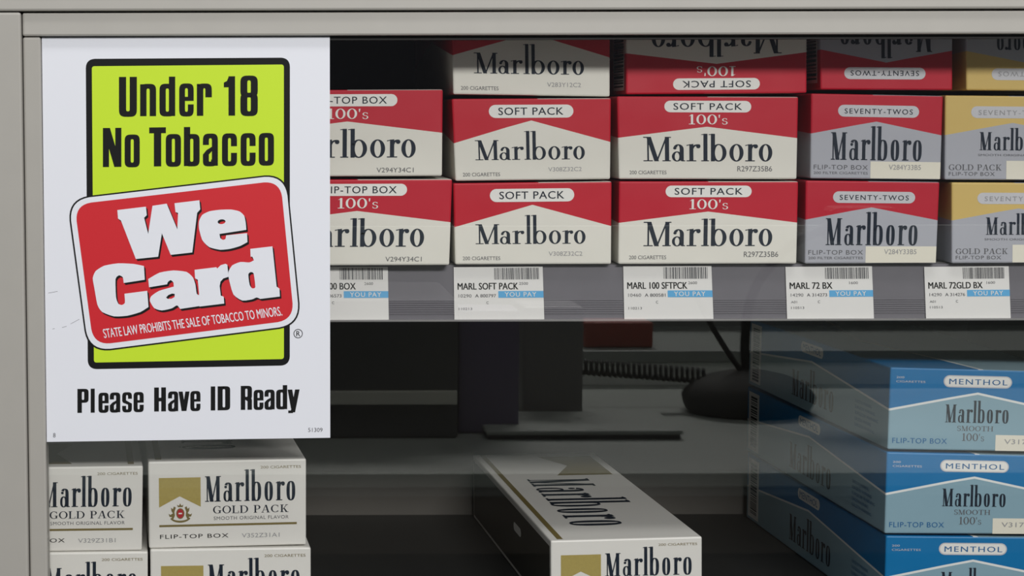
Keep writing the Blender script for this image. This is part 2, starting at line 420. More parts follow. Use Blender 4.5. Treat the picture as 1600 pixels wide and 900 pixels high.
# ------------------------------------------------------------------ the cabinet
X_L = U(-230, 450, -.008).x; X_R = U(1920, 450, 0).x
JX = U(36, 300, -.009).x                 # right side of the jamb
SX = U(67.5, 400, -.006).x               # right side of the door stile
Z_HEAD = U(700, 17.5, -.009).z; Z_RAIL = U(700, 55, -.006).z
BACK = .345; TOP = Z_HEAD + .05
SHELF_Z = U(1100, 412.5, .03).z          # top of the shelf
case = empty('display_cabinet', ((X_L + X_R) / 2, .17, -.02), 'grey aluminium framed display cabinet holding the stacked cartons', 'cabinet')
O = case.location
box('header', (X_L, -.009, Z_HEAD + .0006), (X_R, .016, TOP), ALU, case, O, .0012)
box('jamb', (X_L, -.009, -.03), (JX, .016, Z_HEAD), ALU2, case, O, .0012)
box('back_panel', (X_L, BACK, -.03), (X_R, BACK + .012, TOP), INNER, case, O)
box('side_panel', (X_L, .0205, -.03), (X_L + .012, BACK - .0005, TOP), INNER, case, O)
box('side_panel', (X_R - .012, .0205, -.03), (X_R, BACK - .0005, TOP), INNER, case, O)
box('top_panel', (X_L + .0125, .0205, TOP - .012), (X_R - .0125, BACK - .0005, TOP), INNER, case, O)
box('floor_panel', (X_L + .0125, .0085, -.02), (X_R - .0125, BACK - .0005, -.0006), FLOORM, case, O)

door = empty('sliding_glass_door', (SX, 0, -.02), 'sliding glass door in a grey aluminium frame at the front of the cabinet', 'door')
OD = door.location
box('top_rail', (JX + .0004, -.006, Z_RAIL), (X_R, .008, Z_HEAD), ALU, door, OD, .0011)
box('stile', (JX + .0004, -.0052, -.03), (SX, .008, Z_RAIL - .0004), ALU2, door, OD, .0011)
box('gasket', (SX, -.0018, Z_RAIL - .0022), (X_R, .0040, Z_RAIL), GASKET, door, OD)
box('glass_pane', (SX, -.002, -.03), (X_R, .002, Z_RAIL - .0022), gm, door, OD)

shelf = empty('display_shelf', ((X_L + X_R) / 2, .17, SHELF_Z), 'grey upper shelf with a price channel along its front edge', 'shelf')
OS = shelf.location
box('shelf_board', (SX + .002, .0401, SHELF_Z - .014), (X_R - .013, BACK - .001, SHELF_Z - .0002), SHELFM, shelf, OS, .0006)
zb = U(1000, 499, .0345).z
bm = bmesh.new()
bm_box(bm, (SX + .002, .0350, zb), (X_R - .013, .0400, SHELF_Z - .0006))
for k in range(7):                                            # fine ridges along the plastic
    z = zb + .0032 + k * .0012
    bm_box(bm, (SX + .002, .0346, z), (X_R - .013, .0351, z + .0005))
from_bm('price_channel', bm, CHANNEL, shelf, OS)
box('channel_lip', (SX + .002, .0312, zb - .0008), (X_R - .013, .0399, zb + .0003), CLEAR, shelf, OS, .0003)

# ------------------------------------------------------------------ price labels
def price_label(TL, TR, BR, BL, name, num, line, extra, date, label, seed):
    Y = .0340
    A, B, C, D = (U(*q, Y) for q in (TL, TR, BR, BL))
    def f(u, v, k=0.0):
        p = (A * (1 - u) + B * u) * (1 - v) + (D * (1 - u) + C * u) * v
        return p + Vector((0, -k, 0))
    org = f(.5, 1)
    vs = [f(0, 0), f(1, 0), f(1, 1), f(0, 1)]; vs += [v + Vector((0, .0005, 0)) for v in vs]
    ob = link_mesh('price_label', vs, [(3, 2, 1, 0), (4, 5, 6, 7), (0, 1, 5, 4), (1, 2, 6, 5), (2, 3, 7, 6), (3, 0, 4, 7)], PAPER, None, org)
    tag(ob, label, 'price label', 'price labels on the shelf edge')
    def pt(nm, polys, m, k=.0001): return flat_part(nm, polys, lambda x, y, e=0.0: f(x, y, k + e), m, ob, org)
    def tx(s, x0, y0, x1, y1, **kw): return place(text(s, **kw), x0, y1, x1, y0)
    rnd = random.Random(seed); bars = []; x = .455
    while x < .95:
        wd = rnd.choice((.005, .005, .009, .014)); bars += rect(x, .02, min(x + wd, .955), .235); x += wd + rnd.choice((.004, .006, .010))
    pt('barcode', bars, INKSOFT)
    x1 = .04 + .0495 * len(name)
    pt('name_lettering', tx(name, .04, .295, min(x1, .72), .42, bold=.022), INK)
    sub = tx(num, .73, .285, .83, .335)
    sub += tx(line[0], .05, .505, .195, .565) + tx(line[1], .235, .505, .47, .565, bold=.01) + tx('C', .36, .64, .385, .69, bold=.01) + tx(date, .05, .755, .2, .80)
    if extra: sub += tx(extra, .05, .645, .12, .69)
    pt('number_lettering', sub, INKSOFT)
    pay = pt('price_band', rect(.495, .45, 1, .575), PAYBLUE)
    flat_part('band_lettering', tx('YOU PAY', .565, .47, .92, .555, spacing=1.15, bold=.01), lambda x, y, e=0.0: f(x, y, .0002 + e), WHITE, pay, org)
    return ob
price_label((467.5, 417), (606, 417), (607.5, 501), (470, 501.5), 'MARL 100 BOX', '2600', ('10290', 'A 806573'), None, '110213', 'white price label half hidden behind the sign, reading 100 BOX', 1)
price_label((708.9, 417.5), (847.8, 416.5), (850.5, 500.6), (710, 501.2), 'MARL SOFT PACK', '2500', ('10290', 'A 800797'), None, '110213', 'white price label reading SOFT PACK with no size number', 2)
price_label((973.8, 416), (1111.5, 415.5), (1114.8, 500), (975.5, 500.3), 'MARL 100 SFTPCK', '2600', ('10460', 'A 800581'), None, '110213', 'white price label reading 100 SFTPCK under the widest cartons', 3)
price_label((1227.3, 417), (1362.4, 416), (1365.6, 498.4), (1230, 499.3), 'MARL 72 BX', '1600', ('14290', 'A 314273'), 'A01', '110513', 'white price label reading 72 BX under the silver and red cartons', 4)
price_label((1444, 417), (1576, 416), (1579.3, 497), (1447, 498.2), 'MARL 72GLD BX', '1600', ('14290', 'A 314276'), 'A01', '110513', 'white price label reading 72GLD BX at the right end', 5)

# ------------------------------------------------------------------ cartons
class Carton:
    """a long paper carton: front end given by four corner points, pushed back L along a direction"""
    def __init__(s, name, label, group, front, L, lean, m, flip=False, zbase=None):
        TL, TR, BR, BL = [Vector(p) for p in front]
        d = Vector((lean, 1, 0)).normalized() * L
        zt = (TL.z + TR.z) / 2; zb = (BL.z + BR.z) / 2
        bt = lambda p, z: Vector((p.x, p.y, z)) + d
        s.c = {(0, 0, 0): BL, (1, 0, 0): BR, (0, 0, 1): TL, (1, 0, 1): TR,
               (0, 1, 0): bt(BL, zb), (1, 1, 0): bt(BR, zb), (0, 1, 1): bt(TL, zt), (1, 1, 1): bt(TR, zt)}
        s.W = (BR - BL).length; s.H = (TL - BL).length; s.L = L; s.flip = flip
        s.org = (BL + BR) / 2 + d / 2
        s.org.z = zb
        bm = bmesh.new(); r = bmesh.ops.create_cube(bm, size=1.0)
        for v in bm.verts: v.co = Vector(((v.co.x + .5) * s.W, (v.co.y + .5) * L, (v.co.z + .5) * s.H))
        es = [e for e in bm.edges if (e.verts[0].co - e.verts[1].co).length > s.W * 1.5]
        bmesh.ops.subdivide_edges(bm, edges=es, cuts=2)
        hard = [e for e in bm.edges if len(e.link_faces) == 2 and e.calc_face_angle(0) > .5]
        bmesh.ops.bevel(bm, geom=hard, offset=.0009, segments=2, affect='EDGES', profile=.5)
        bmesh.ops.recalc_face_normals(bm, faces=bm.faces)
        uvl = bm.loops.layers.uv.new('UVMap')
        for fc in bm.faces:
            n = fc.normal; ax = max(range(3), key=lambda i: abs(n[i]))
            for lp in fc.loops:
                a, b, c = lp.vert.co.x / s.W, lp.vert.co.y / L, lp.vert.co.z / s.H
                if ax == 1: uv = (a, c)
                elif ax == 0: uv = (b, c)
                else: uv = (b, 1 - a) if n.z > 0 else (b, 0.1)
                if flip: uv = (uv[0], 1 - uv[1])
                lp[uvl].uv = uv
        for v in bm.verts: v.co = s.tri(v.co.x / s.W, v.co.y / L, v.co.z / s.H)
        s.ob = from_bm(name, bm, m, None, s.org)
        tag(s.ob, label, 'cigarette carton', group)
    def tri(s, a, b, c):
        p = Vector((0, 0, 0))
        for (i, j, k), q in s.c.items():
            p += q * ((a if i else 1 - a) * (b if j else 1 - b) * (c if k else 1 - c))
        return p
    def front(s, u, t, k=.0001):
        if s.flip: u, t = 1 - u, 1 - t
        return s.tri(u, -k / s.L, 1 - t)
    def left(s, u, t, k=.0001):                      # u 0 = front end
        if s.flip: t = 1 - t
        return s.tri(-k / s.W, u, 1 - t)
    def top(s, u, t, k=.0001):                       # u across, t 0 = front
        return s.tri(u, t, 1 + k / s.H)
    def add(s, nm, polys, m, face='front', k=.0001, parent=None):
        f = getattr(s, face)
        return flat_part(nm, polys, lambda x, y, e=0.0: f(x, y, k + e), m, parent or s.ob, s.org)
def T(s, u0, t0, u1, t1, **kw):                      # text in a box given from the top down
    return place(text(s, **kw), u0, t1, u1, t0)
def S(s, u0, t0, u1, t1): return place(serif(s), u0, t1, u1, t0)
def WM(W, u0, u1, base, cap): return put_wordmark(W, u0, u1, base, cap)

def corners(TL, TR, BR, BL, Y, turn=0.0, bottom=None):
    """corner points on a plane at depth Y through the left edge, turned a little"""
    A, B, C, D = U(*TL, Y), U(*TR, Y + turn), U(*BR, Y + turn), U(*BL, Y)
    if bottom is not None:
        C.z = D.z = bottom
    return A, B, C, D

UP_GROUP = 'cartons on the upper shelf'
def soft_king(label, q, Y, turn, code, zb=None):
    c = Carton('cigarette_carton', label, UP_GROUP, corners(*q, Y, turn, zb), .272, 0, RED_KING)
    p = c.add('pack_banner', pill(.23, .075, .763, .235, c.H / c.W), WHITE)
    c.add('banner_lettering', T('SOFT PACK', .29, .108, .70, .20, bold=.006, spacing=1.08), NAVY, k=.0002, parent=p)
    c.add('brand_lettering', WM(WIDE, .135, .835, .748, .505), NAVY)
    c.add('count_lettering', T('200 CIGARETTES', .05, .90, .29, .945), INKSOFT)
    c.add('code_lettering', T(code, .60, .843, .815, .895), INKPALE)
    return c
def long_red(label, q, Y, turn, code, words='SOFT PACK', flip=False, zb=None, codebox=(.703, .85, .89, .915), lean=0, bw=.24):
    c = Carton('cigarette_carton', label, UP_GROUP, corners(*q, Y, turn, zb), .275, lean, RED_LONG, flip)
    p = c.add('pack_banner', pill(.5 - bw, .05, .5 + bw, .19, c.H / c.W), WHITE)
    tw = bw * .79
    c.add('banner_lettering', T(words, .5 - tw, .078, .5 + tw, .16, bold=.004, spacing=1.12), NAVY, k=.0002, parent=p)
    c.add('size_lettering', S("100's", .395, .215, .61, .335), WHITE)
    c.add('brand_lettering', WM(LONG, .14, .86, .782, .487), NAVY)
    c.add('count_lettering', T('200 CIGARETTES', .06, .895, .268, .94), INKSOFT)
    c.add('code_lettering', T(code, *codebox), INKSOFT if not flip else INKPALE)
    return c
def side_barcode(c, u0, u1, t0, t1, seed):
    st = c.add('barcode_label', rect(u0, t0, u1, t1), WHITE, 'left')
    rnd = random.Random(seed); t = t0 + .04; bars = []
    while t < t1 - .05:
        wd = rnd.choice((.012, .02, .034)); bars += rect(u0 + .006, t, u1 - .006, t + wd); t += wd + rnd.choice((.012, .022))
    c.add('barcode', bars, INK, 'left', .0002, st)
def seventy_two(label, q, Y, turn, code, flip=False, zb=None, lean=0):
    c = Carton('cigarette_carton', label, UP_GROUP, corners(*q, Y, turn, zb), .272, lean, SILVER_RED, flip)
    p = c.add('pack_banner', pill(.205, .125, .82, .265, c.H / c.W), SILVERP)
    c.add('banner_lettering', T('SEVENTY-TWOS', .255, .167, .772, .228, spacing=1.25, bold=.004), NAVY, k=.0002, parent=p)
    c.add('brand_lettering', WM(TALL, .155, .85, .775, .45), NAVY)
    c.add('box_lettering', T('FLIP-TOP BOX', .025, .835, .44, .89, spacing=1.1) + T('200 FILTER CIGARETTES', .025, .915, .44, .945), INKSOFT)
    st = c.add('code_sticker', rect(.46, .79, .995, .99), CREAM)
    c.add('code_lettering', T(code, .60, .825, .845, .885), INKPALE, k=.0002, parent=st)
    return c
def seventy_two_gold(label, q, Y, turn, code, flip=False, zb=None):
    c = Carton('cigarette_carton', label, UP_GROUP, corners(*q, Y, turn, zb), .272, 0, SILVER_GOLD, flip)
    p = c.add('pack_banner', pill(.19, .125, .81, .265, c.H / c.W), SILVERP)
    c.add('banner_lettering', T('SEVENTY-TWOS', .245, .17, .76, .228, spacing=1.25), INKPALE, k=.0002, parent=p)
    c.add('brand_lettering', WM(TALL, .255, .77, .645, .43), NAVY)
    c.add('flavor_lettering', T('SMOOTH ORIGINAL FLAVOR', .245, .69, .78, .715), INKSOFT)
    c.add('pack_lettering', S('GOLD PACK', .03, .815, .42, .885), INKSOFT)
    c.add('box_lettering', T('FLIP-TOP BOX', .03, .905, .37, .95, spacing=1.1), INKSOFT)
    st = c.add('code_sticker', rect(.455, .77, .995, .99), CREAM)
    c.add('code_lettering', T(code, .60, .825, .845, .885), INKPALE, k=.0002, parent=st)
    return c

SZ = SHELF_Z
YU = .030
# column of 100's flip-top boxes behind the sign
long_red("bottom red and white FLIP-TOP BOX 100's carton beside the sign, half hidden", [(412, 281), (706.6, 280), (702, 416), (412, 418)], .026, 0, 'V294Y34C1', 'FLIP-TOP BOX', zb=SZ, codebox=(.655, .90, .85, .955), bw=.262)
long_red("upper red and white FLIP-TOP BOX 100's carton beside the sign, half hidden", [(394, 141), (692, 139.8), (690.7, 275), (394, 276.5)], .026, 0, 'V294Y34C1', 'FLIP-TOP BOX', codebox=(.655, .90, .85, .955), bw=.262)
soft_king('bottom carton in the stack of three narrower red SOFT PACK cartons', [(708, 286.5), (956, 283.5), (955, 412.5), (711, 417)], YU, 0, 'V308Z32C2', SZ)
soft_king('middle carton in the stack of three narrower red SOFT PACK cartons', [(705.7, 154.5), (955, 153.5), (953.6, 280), (711.5, 283)], YU, 0, 'V308Z32C2')
soft_king('top carton in the stack of three narrower SOFT PACK cartons, cut by the frame', [(705.5, 14), (953, 18), (953, 151), (708, 147.5)], YU + .002, .0, 'V283Y12C2')
long_red("bottom carton in the stack of wide red SOFT PACK 100's cartons", [(967.2, 283.5), (1247.7, 283.5), (1244.8, 410.5), (966, 410.5)], YU, .0, 'R297Z35B6', zb=SZ, codebox=(.703, .85, .895, .915))
long_red("middle carton in the stack of wide red SOFT PACK 100's cartons", [(964, 150.5), (1247.7, 151.5), (1245, 280), (967, 280)], YU, .0, 'R297Z35B6', codebox=(.665, .84, .86, .905))
c = long_red("top wide red SOFT PACK 100's carton, lying upside down", [(979, 19), (1261, 17), (1260.7, 145.6), (978, 147.5)], YU + .004, .0, 'R297Z35B6', flip=True)
side_barcode(c, .02, .14, .05, .75, 11)
c = seventy_two('bottom silver and red SEVENTY-TWOS carton in its stack', [(1259, 282), (1468.6, 284.5), (1462.8, 416), (1257.6, 411.6)], YU, .0, 'V284Y33B5', zb=SZ)
c = seventy_two('middle silver and red SEVENTY-TWOS carton in its stack', [(1267.4, 146), (1474, 150), (1469.7, 281), (1266, 279)], YU, .0, 'V284Y33B5')
c = seventy_two('top silver and red SEVENTY-TWOS carton, lying upside down', [(1281, 6), (1488.5, 9), (1488.5, 141), (1282, 140)], YU + .004, .0, 'V284Y33B5', flip=True)
side_barcode(c, .02, .16, .08, .85, 12)
seventy_two_gold('bottom silver and yellow SEVENTY-TWOS carton at the right edge', [(1487, 285), (1698, 286), (1695, 415.5), (1487, 414)], YU, .0, 'V284Y33B5', zb=SZ)
seventy_two_gold('middle silver and yellow SEVENTY-TWOS carton at the right edge', [(1477, 149), (1690, 151), (1687, 282), (1476, 281)], YU, .0, 'V284Y33B5')
seventy_two_gold('top silver and yellow SEVENTY-TWOS carton, lying upside down', [(1509, 10), (1718, 11), (1718, 143), (1510, 141)], YU + .004, .0, 'V284Y33B5', flip=True)

# -- white and gold cartons below
def crest(c, cx, cy, w, h, face='front', swap=None):
    sw = swap or (lambda P: P)
    g = arc(cx, cy + h * .02, w * .17, h * .28, w * .05, h * .06)
    lion = [(.18, -.30), (.26, -.36), (.30, -.22), (.38, -.30), (.36, -.12), (.30, 0), (.40, .08), (.48, .02), (.44, .18), (.34, .20), (.40, .34), (.28, .30), (.22, .12), (.24, -.08)]
    for sx in (1, -1): g += fill([(cx + sx * a * w, cy + b * h) for a, b in lion])
    g += [[(cx - w * .10, cy - h * .32), (cx - w * .13, cy - h * .45), (cx - w * .05, cy - h * .39), (cx, cy - h * .52), (cx + w * .05, cy - h * .39), (cx + w * .13, cy - h * .45), (cx + w * .10, cy - h * .32)]]
    g += arc(cx, cy + h * .16, w * .44, h * .34, w * .05, h * .11, 20, 160)
    p = c.add('gold_crest', sw(g), GOLDINK, face)
    c.add('crest_shield', sw(disc(cx, cy + h * .02, w * .13, h * .24)), CRESTRED, face, .00015, p)
    c.add('shield_mark', sw(rect(cx - w * .07, cy - h * .02, cx + w * .07, cy + h * .05)), WHITE, face, .00022, p)
def gold_pack(label, q, Y, turn, code, zb=None, lean=0, L=.277):
    c = Carton('cigarette_carton', label, 'white and gold cartons in the lower compartment', corners(*q, Y, turn, zb), L, lean, GOLDPACK)
    c.add('gold_block', fill([(.066, .19), (.33, .19), (.33, .53), (.197, .405), (.066, .53)]), GOLD)
    crest(c, .20, .60, .155, .22)
    c.add('brand_lettering', WM(TALL, .358, .932, .475, .18), NAVY)
    c.add('pack_lettering', S('GOLD PACK', .408, .525, .887, .613), NAVY)
    c.add('flavor_lettering', T('SMOOTH ORIGINAL FLAVOR', .412, .648, .888, .688, spacing=1.1), INKSOFT)
    c.add('gold_stripe', rect(.066, .732, .94, .757), GOLDINK)
    c.add('box_lettering', T('FLIP-TOP BOX', .07, .845, .505, .893, spacing=1.15, bold=.004), INK)
    c.add('code_lettering', T(code, .59, .85, .83, .90), INKPALE)
    c.add('count_lettering', T('200 CIGARETTES', .71, .072, .967, .103), GOLDINK)
    return c
a2 = [(234.6, 858.8), (485.7, 855.3), (486, 990), (236, 994)]
gold_pack('lower white and gold carton in the second stack from the left', a2, .020, .002, 'V352Z31A1', zb=0, lean=-.07)
za = U(236, 857.3, .02).z + .0002
A = gold_pack('upper white and gold carton in the second stack from the left', [(231.5, 721.5), (478.4, 716.8), (478.4, 851.0), (233, 857.0)], .022, .003, 'V352Z31A1', lean=-.09)
A.add('top_stripe', rect(.045, .02, .085, .98), GOLDINK, 'top')
A.add('top_pill', arc(.30, .16, .085, .010, .008, .003), INKSOFT, 'top')
A.add('top_brand_lettering', [[(y, 1 - x) for x, y in p] for p in WM(TALL, .35, .87, .24, .70)], NAVY, 'top')
gold_pack('lower white and gold carton in the stack against the door frame', [(-18, 865), (231, 862), (231, 995), (-18, 998)], .018, .002, 'V329Z31B1', zb=0, lean=-.075)
B = gold_pack('upper white and gold carton in the stack against the door frame', [(-23, 731), (223.4, 727.8), (221.8, 859.9), (-22, 863)], .020, .002, 'V329Z31B1', lean=-.10)
B.add('top_stripe', rect(.905, .02, .945, .98), GOLDINK, 'top')
B.add('gold_block', fill([(.15, .03), (.15, .26), (.55, .26), (.45, .145), (.55, .03)]), GOLDINK, 'top')

Mc = gold_pack('single white and gold carton standing alone in the middle', [(860.5, 845), (1097, 838.5), (1097, 968), (861, 974)], .056, .006, 'V352Z31A1', zb=0, lean=-.055)
Mc.add('top_stripe', rect(.05, .012, .088, .985), GOLDINK, 'top')
sw = lambda P: [[(y, x) for x, y in p] for p in P]
Mc.add('top_brand_lettering', [[(y, 1 - x) for x, y in p] for p in WM(TALL, .345, .87, .235, .70)], NAVY, 'top')
Mc.add('top_block', fill([(.50, .70), (.93, .70), (.93, .95), (.50, .95), (.66, .825)]), GOLDINK, 'top')
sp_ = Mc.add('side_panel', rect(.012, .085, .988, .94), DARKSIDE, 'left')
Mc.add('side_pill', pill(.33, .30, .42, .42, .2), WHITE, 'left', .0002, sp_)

# -- menthol cartons at the right
def menthol(label, q, Y, turn, code, zb=None, lean=-.036, seed=3):
    c = Carton('cigarette_carton', label, 'blue menthol cartons at the right', corners(*q, Y, turn, zb), .277, lean, MENTHOL)
    o = c.add('banner_outline', pill(.303, .077, .692, .226, c.H / c.W), SILVERP, k=.00008)
    p = c.add('pack_banner', pill(.31, .09, .685, .213, c.H / c.W), WHITE, k=.00014)
    c.add('banner_lettering', T('MENTHOL', .335, .12, .665, .187, spacing=1.2, bold=.006), BLUEINK, k=.0002, parent=p)
    c.add('brand_lettering', WM(TALL, .32, .68, .655, .435), NAVY)
    c.add('flavor_lettering', S('SMOOTH', .39, .695, .595, .757), INKSOFT)
    c.add('size_lettering', S("100's", .42, .785, .545, .88), INKSOFT)
    c.add('box_lettering', T('FLIP-TOP BOX', .025, .855, .335, .92, spacing=1.1, bold=.004), BLUEINK)
    c.add('count_lettering', T('200', .035, .105, .08, .13) + T('CIGARETTES', .035, .155, .20, .18), SILVERP)
    st = c.add('code_sticker', rect(.61, .80, .995, .995), CREAM)
    c.add('code_lettering', T(code, .66, .85, .88, .91), INKPALE, k=.0002, parent=st)
    o2 = c.add('side_banner', pill(.42, .06, .58, .21, .18), WHITE, 'left')
    flip = lambda P: [[(1 - x, y) for x, y in p] for p in P]
    c.add('side_banner_lettering', flip(T('MENTHOL', .435, .09, .565, .18)), BLUEINK, 'left', .0002, o2)
    c.add('side_brand_lettering', flip(WM(TALL, .36, .66, .86, .50)), NAVY, 'left')
    note = []
    for k in range(5): note += flip(T('SURGEON WARNING', .80, .55 + k * .075, .90 + .02 * (k % 3), .59 + k * .075))
    c.add('side_notice_lettering', note, BLUEINK, 'left')
    b = c.add('barcode_label', rect(.895, .06, .985, .95), WHITE, 'left')
    rnd = random.Random(seed); t = .12; bars = []
    while t < .88:
        wd = rnd.choice((.012, .02, .034)); bars += rect(.91, t, .965, t + wd); t += wd + rnd.choice((.012, .022))
    c.add('barcode', bars, INK, 'left', .0002, b)
    return c
menthol('bottom blue menthol carton in the stack at the right', [(1384.4, 837.2), (1658, 840), (1655, 966), (1381, 968)], .055, 0, 'V317Y33', zb=0, seed=5)
menthol('middle blue menthol carton in the stack at the right', [(1385.8, 706.3), (1662, 713), (1658, 835), (1382, 833.8)], .055, 0, 'V317Y33', seed=6)
menthol('top blue menthol carton in the stack at the right', [(1391.5, 573.8), (1667, 581), (1662, 706.5), (1386.7, 702.3)], .055, 0, 'V317Y33', seed=7)

# ------------------------------------------------------------------ the sign on the glass
YS = -.0026
def sg(k): return lambda x, y, e=0.0: U(x, y, YS - k - e)
sq = [(65.3, 58.6), (515.3, 57.4), (516, 684), (73.2, 690.5)]
orgS = U(295, 687, YS)
vs = [U(*q, YS) for q in sq] + [U(*q, -.0021) for q in sq]
sign = link_mesh('notice_sign', vs, [(3, 2, 1, 0), (4, 5, 6, 7), (0, 1, 5, 4), (1, 2, 6, 5), (2, 3, 7, 6), (3, 0, 4, 7)], SIGNW, None, orgS)
tag(sign, 'white, yellow and red age notice stuck on the glass, reading Under 18 No Tobacco', 'sign')
def sp(nm, polys, k, m, parent=None): return flat_part(nm, polys, sg(k), m, parent or sign, orgS)
yq = [(134, 92), (453, 90), (452.8, 571), (137.2, 577)]
fr = sp('panel_frame', fill(rounded(yq, 14)), .00005, INK)
pn = sp('yellow_panel', fill(rounded([(143.5, 103.5), (443.5, 100.8), (443.6, 561), (146.8, 566.5)], 4)), .0001, YELLOW)
sp('headline_lettering', poster_line('Under18', [(150 + a / 5.293, 150 + b / 5.293) for a, b in ((190, 338), (365, 497), (525, 655), (688, 808), (834, 958), (1057, 1150), (1194, 1338))], 186, 181.7, 402, 180.4, 61.5)
   + poster_line('NoTobacco', [(150 + a / 5.293, 150 + b / 5.293) for a, b in ((57, 210), (237, 362), (440, 578), (577, 703), (727, 857), (884, 1008), (1042, 1166), (1196, 1320), (1346, 1472))], 161, 261, 428, 257.8, 61), .00017, INK, pn)
sp('request_lettering', poster_line('PleaseHaveIDReady', [(110 + a / 4.286, 110 + b / 4.286) for a, b in ((47, 122), (136, 163), (188, 256), (264, 334), (347, 412), (423, 491), (561, 640), (654, 722), (724, 798), (803, 871), (940, 970), (986, 1070), (1141, 1216), (1227, 1293), (1300, 1368), (1378, 1452), (1455, 1535))], 120.5, 645.2, 468, 638.8, 37.5), .00008, INK)
Q0 = [(104, 310), (448, 270), (471.5, 509.5), (136.8, 551.8)]
def inset(q, d):
    c = Vector((sum(p[0] for p in q) / 4, sum(p[1] for p in q) / 4)); out = []
    n = len(q)
    for i in range(n):
        a, b, e = Vector(q[i - 1]), Vector(q[i]), Vector(q[(i + 1) % n])
        d1 = (b - a).normalized(); d2 = (e - b).normalized()
        n1 = Vector((-d1.y, d1.x)); n2 = Vector((-d2.y, d2.x))
        if n1.dot(c - b) < 0: n1 = -n1
        if n2.dot(c - b) < 0: n2 = -n2
        k = d / (1 + n1.dot(n2)); out.append(tuple(b + (n1 + n2) * k))
    return out
bo = sp('badge_outline', fill(rounded(Q0, 35)), .00022, INK)
bw = sp('badge_border', fill(rounded(inset(Q0, 2.4), 33)), .00026, SIGNW)
rb = sp('red_badge', fill(rounded(inset(Q0, 10.8), 26)), .0003, SIGNRED)
c2 = lambda l: [(120 + a / 4.5, 270 + b / 4.5) for a, b in l]
def ell(cx, cy, rx, ry, rot=0):
    return [(cx + rx * math.cos(t) * math.cos(rot) - ry * math.sin(t) * math.sin(rot), cy + rx * math.cos(t) * math.sin(rot) + ry * math.sin(t) * math.cos(rot)) for t in (2 * math.pi * k / 14 for k in range(14))]
def smooth(pts, hard=()):
    """round a traced outline: corners named in hard stay sharp"""
    out = []; n = len(pts)
    for i in range(n):
        b = Vector(pts[i])
        if i in hard: out.append(tuple(b)); continue
        a, c = Vector(pts[i - 1]), Vector(pts[(i + 1) % n])
        p, q = b + (a - b) * .33, b + (c - b) * .33
        out += [tuple(p), tuple(b * .6 + (p + q) * .2), tuple(q)]
    return out
LW = c2([(285, 262), (486, 238), (492, 298), (473, 316), (502, 430), (532, 232), (632, 217), (707, 398), (712, 282), (694, 276), (687, 214), (862, 193), (868, 257), (846, 282), (812, 560), (660, 577), (598, 425), (572, 590), (415, 606), (310, 335), (290, 322)])
LE = smooth(c2([(1192, 401), (1003, 430), (1008, 460), (1028, 473), (1046, 466), (1050, 440), (1197, 424), (1200, 487), (1150, 515), (1080, 535), (1010, 543), (930, 525), (880, 475), (858, 390), (858, 340), (880, 295), (930, 270), (1000, 260), (1085, 257), (1145, 270), (1178, 300), (1188, 350)]), (0, 1, 5, 6, 7))
LEh = [[(120 + x / 4.5, 270 + y / 4.5) for x, y in ell(1018, 344, 28, 17, -.1)]]
LC = smooth([(224.9, 415.6), (226.2, 437.1), (193.3, 442.2), (192.2, 432.7), (186, 429.6), (180, 434.4), (181.1, 465.6), (184.7, 475), (190.5, 476.9), (195.6, 473.8), (194.5, 459), (230, 454.4), (232, 479.7), (219.7, 487.8), (198.7, 493.7), (177.7, 494.8), (159, 487.8), (152, 477.3), (147.3, 449.3), (144.4, 434.4), (148.9, 423.3), (162.2, 414.9), (184.4, 411.1), (208.9, 412.2)], (0, 1, 2, 10, 11, 12))
LA = smooth([(231.6, 436), (232.9, 448.9), (261.1, 444.2), (262.2, 440.6), (266.7, 437.1), (271.1, 441.1), (271.6, 447.8), (247.8, 454.4), (235.5, 463), (233.7, 470.3), (240.7, 482), (252.3, 485.5), (268.7, 482), (276.8, 476.2), (281.5, 482.7), (313, 478), (311.1, 461), (307.2, 459.8), (305.5, 444.7), (301.8, 433.3), (292.2, 424.4), (271.1, 422.2), (248.9, 425.6)], (0, 1, 2, 6, 14, 15, 16))
LAh = [[(259.3, 464.8), (263, 461), (268.7, 458.7), (273, 459.2), (272.8, 464), (268, 466.8), (262, 467)]]
LR = [(304, 421.6), (338, 417.5), (339.5, 419.5), (345, 414.3), (352.2, 412.2), (355.2, 413.6), (357, 432.5), (349, 435), (344.5, 440), (343.2, 447), (345, 462), (349.5, 463.5), (350.3, 474.3), (311.5, 479), (311, 458), (309, 437), (304.9, 435)]
LD = smooth([(391.1, 388.9), (425.6, 384.9), (432.2, 447.8), (436.7, 451), (437.3, 463.3), (406.7, 467), (401, 464.4), (394, 468), (378.3, 470.3), (364.1, 461), (357.7, 436.7), (356.2, 425.6), (362.2, 414.4), (375.6, 408.9), (390, 410.4), (396.7, 406.7), (394.4, 401.1), (391.6, 401.1)], (0, 1, 2, 3, 4, 5, 15, 16, 17))
LDh = [smooth([(387.5, 428), (391.5, 424.8), (396.5, 426), (399.5, 450), (394, 451), (390, 446)])]
letters = [fill(LW), fill(LE, *LEh), fill(LC), fill(LA, *LAh), fill(LR), fill(LD, *LDh)]
sh = []
for g in letters:
    for dx, dy in ((1.2, 1.5), (2.5, 3.1)): sh += [[(x + dx, y + dy) for x, y in p] for p in g]
wl = sp('badge_lettering', sum(letters, []), .00044, SIGNW, rb)
sp('lettering_shadow', sh, .00037, INK, wl)
def along(polys, x0, y0, x1, y1, cap, slant=0.0):
    d = Vector((x1 - x0, y1 - y0)); n = Vector((d.y, -d.x)).normalized()
    return [[tuple(Vector((x0, y0)) + d * (a + slant * b) + n * (cap * b)) for a, b in p] for p in polys]
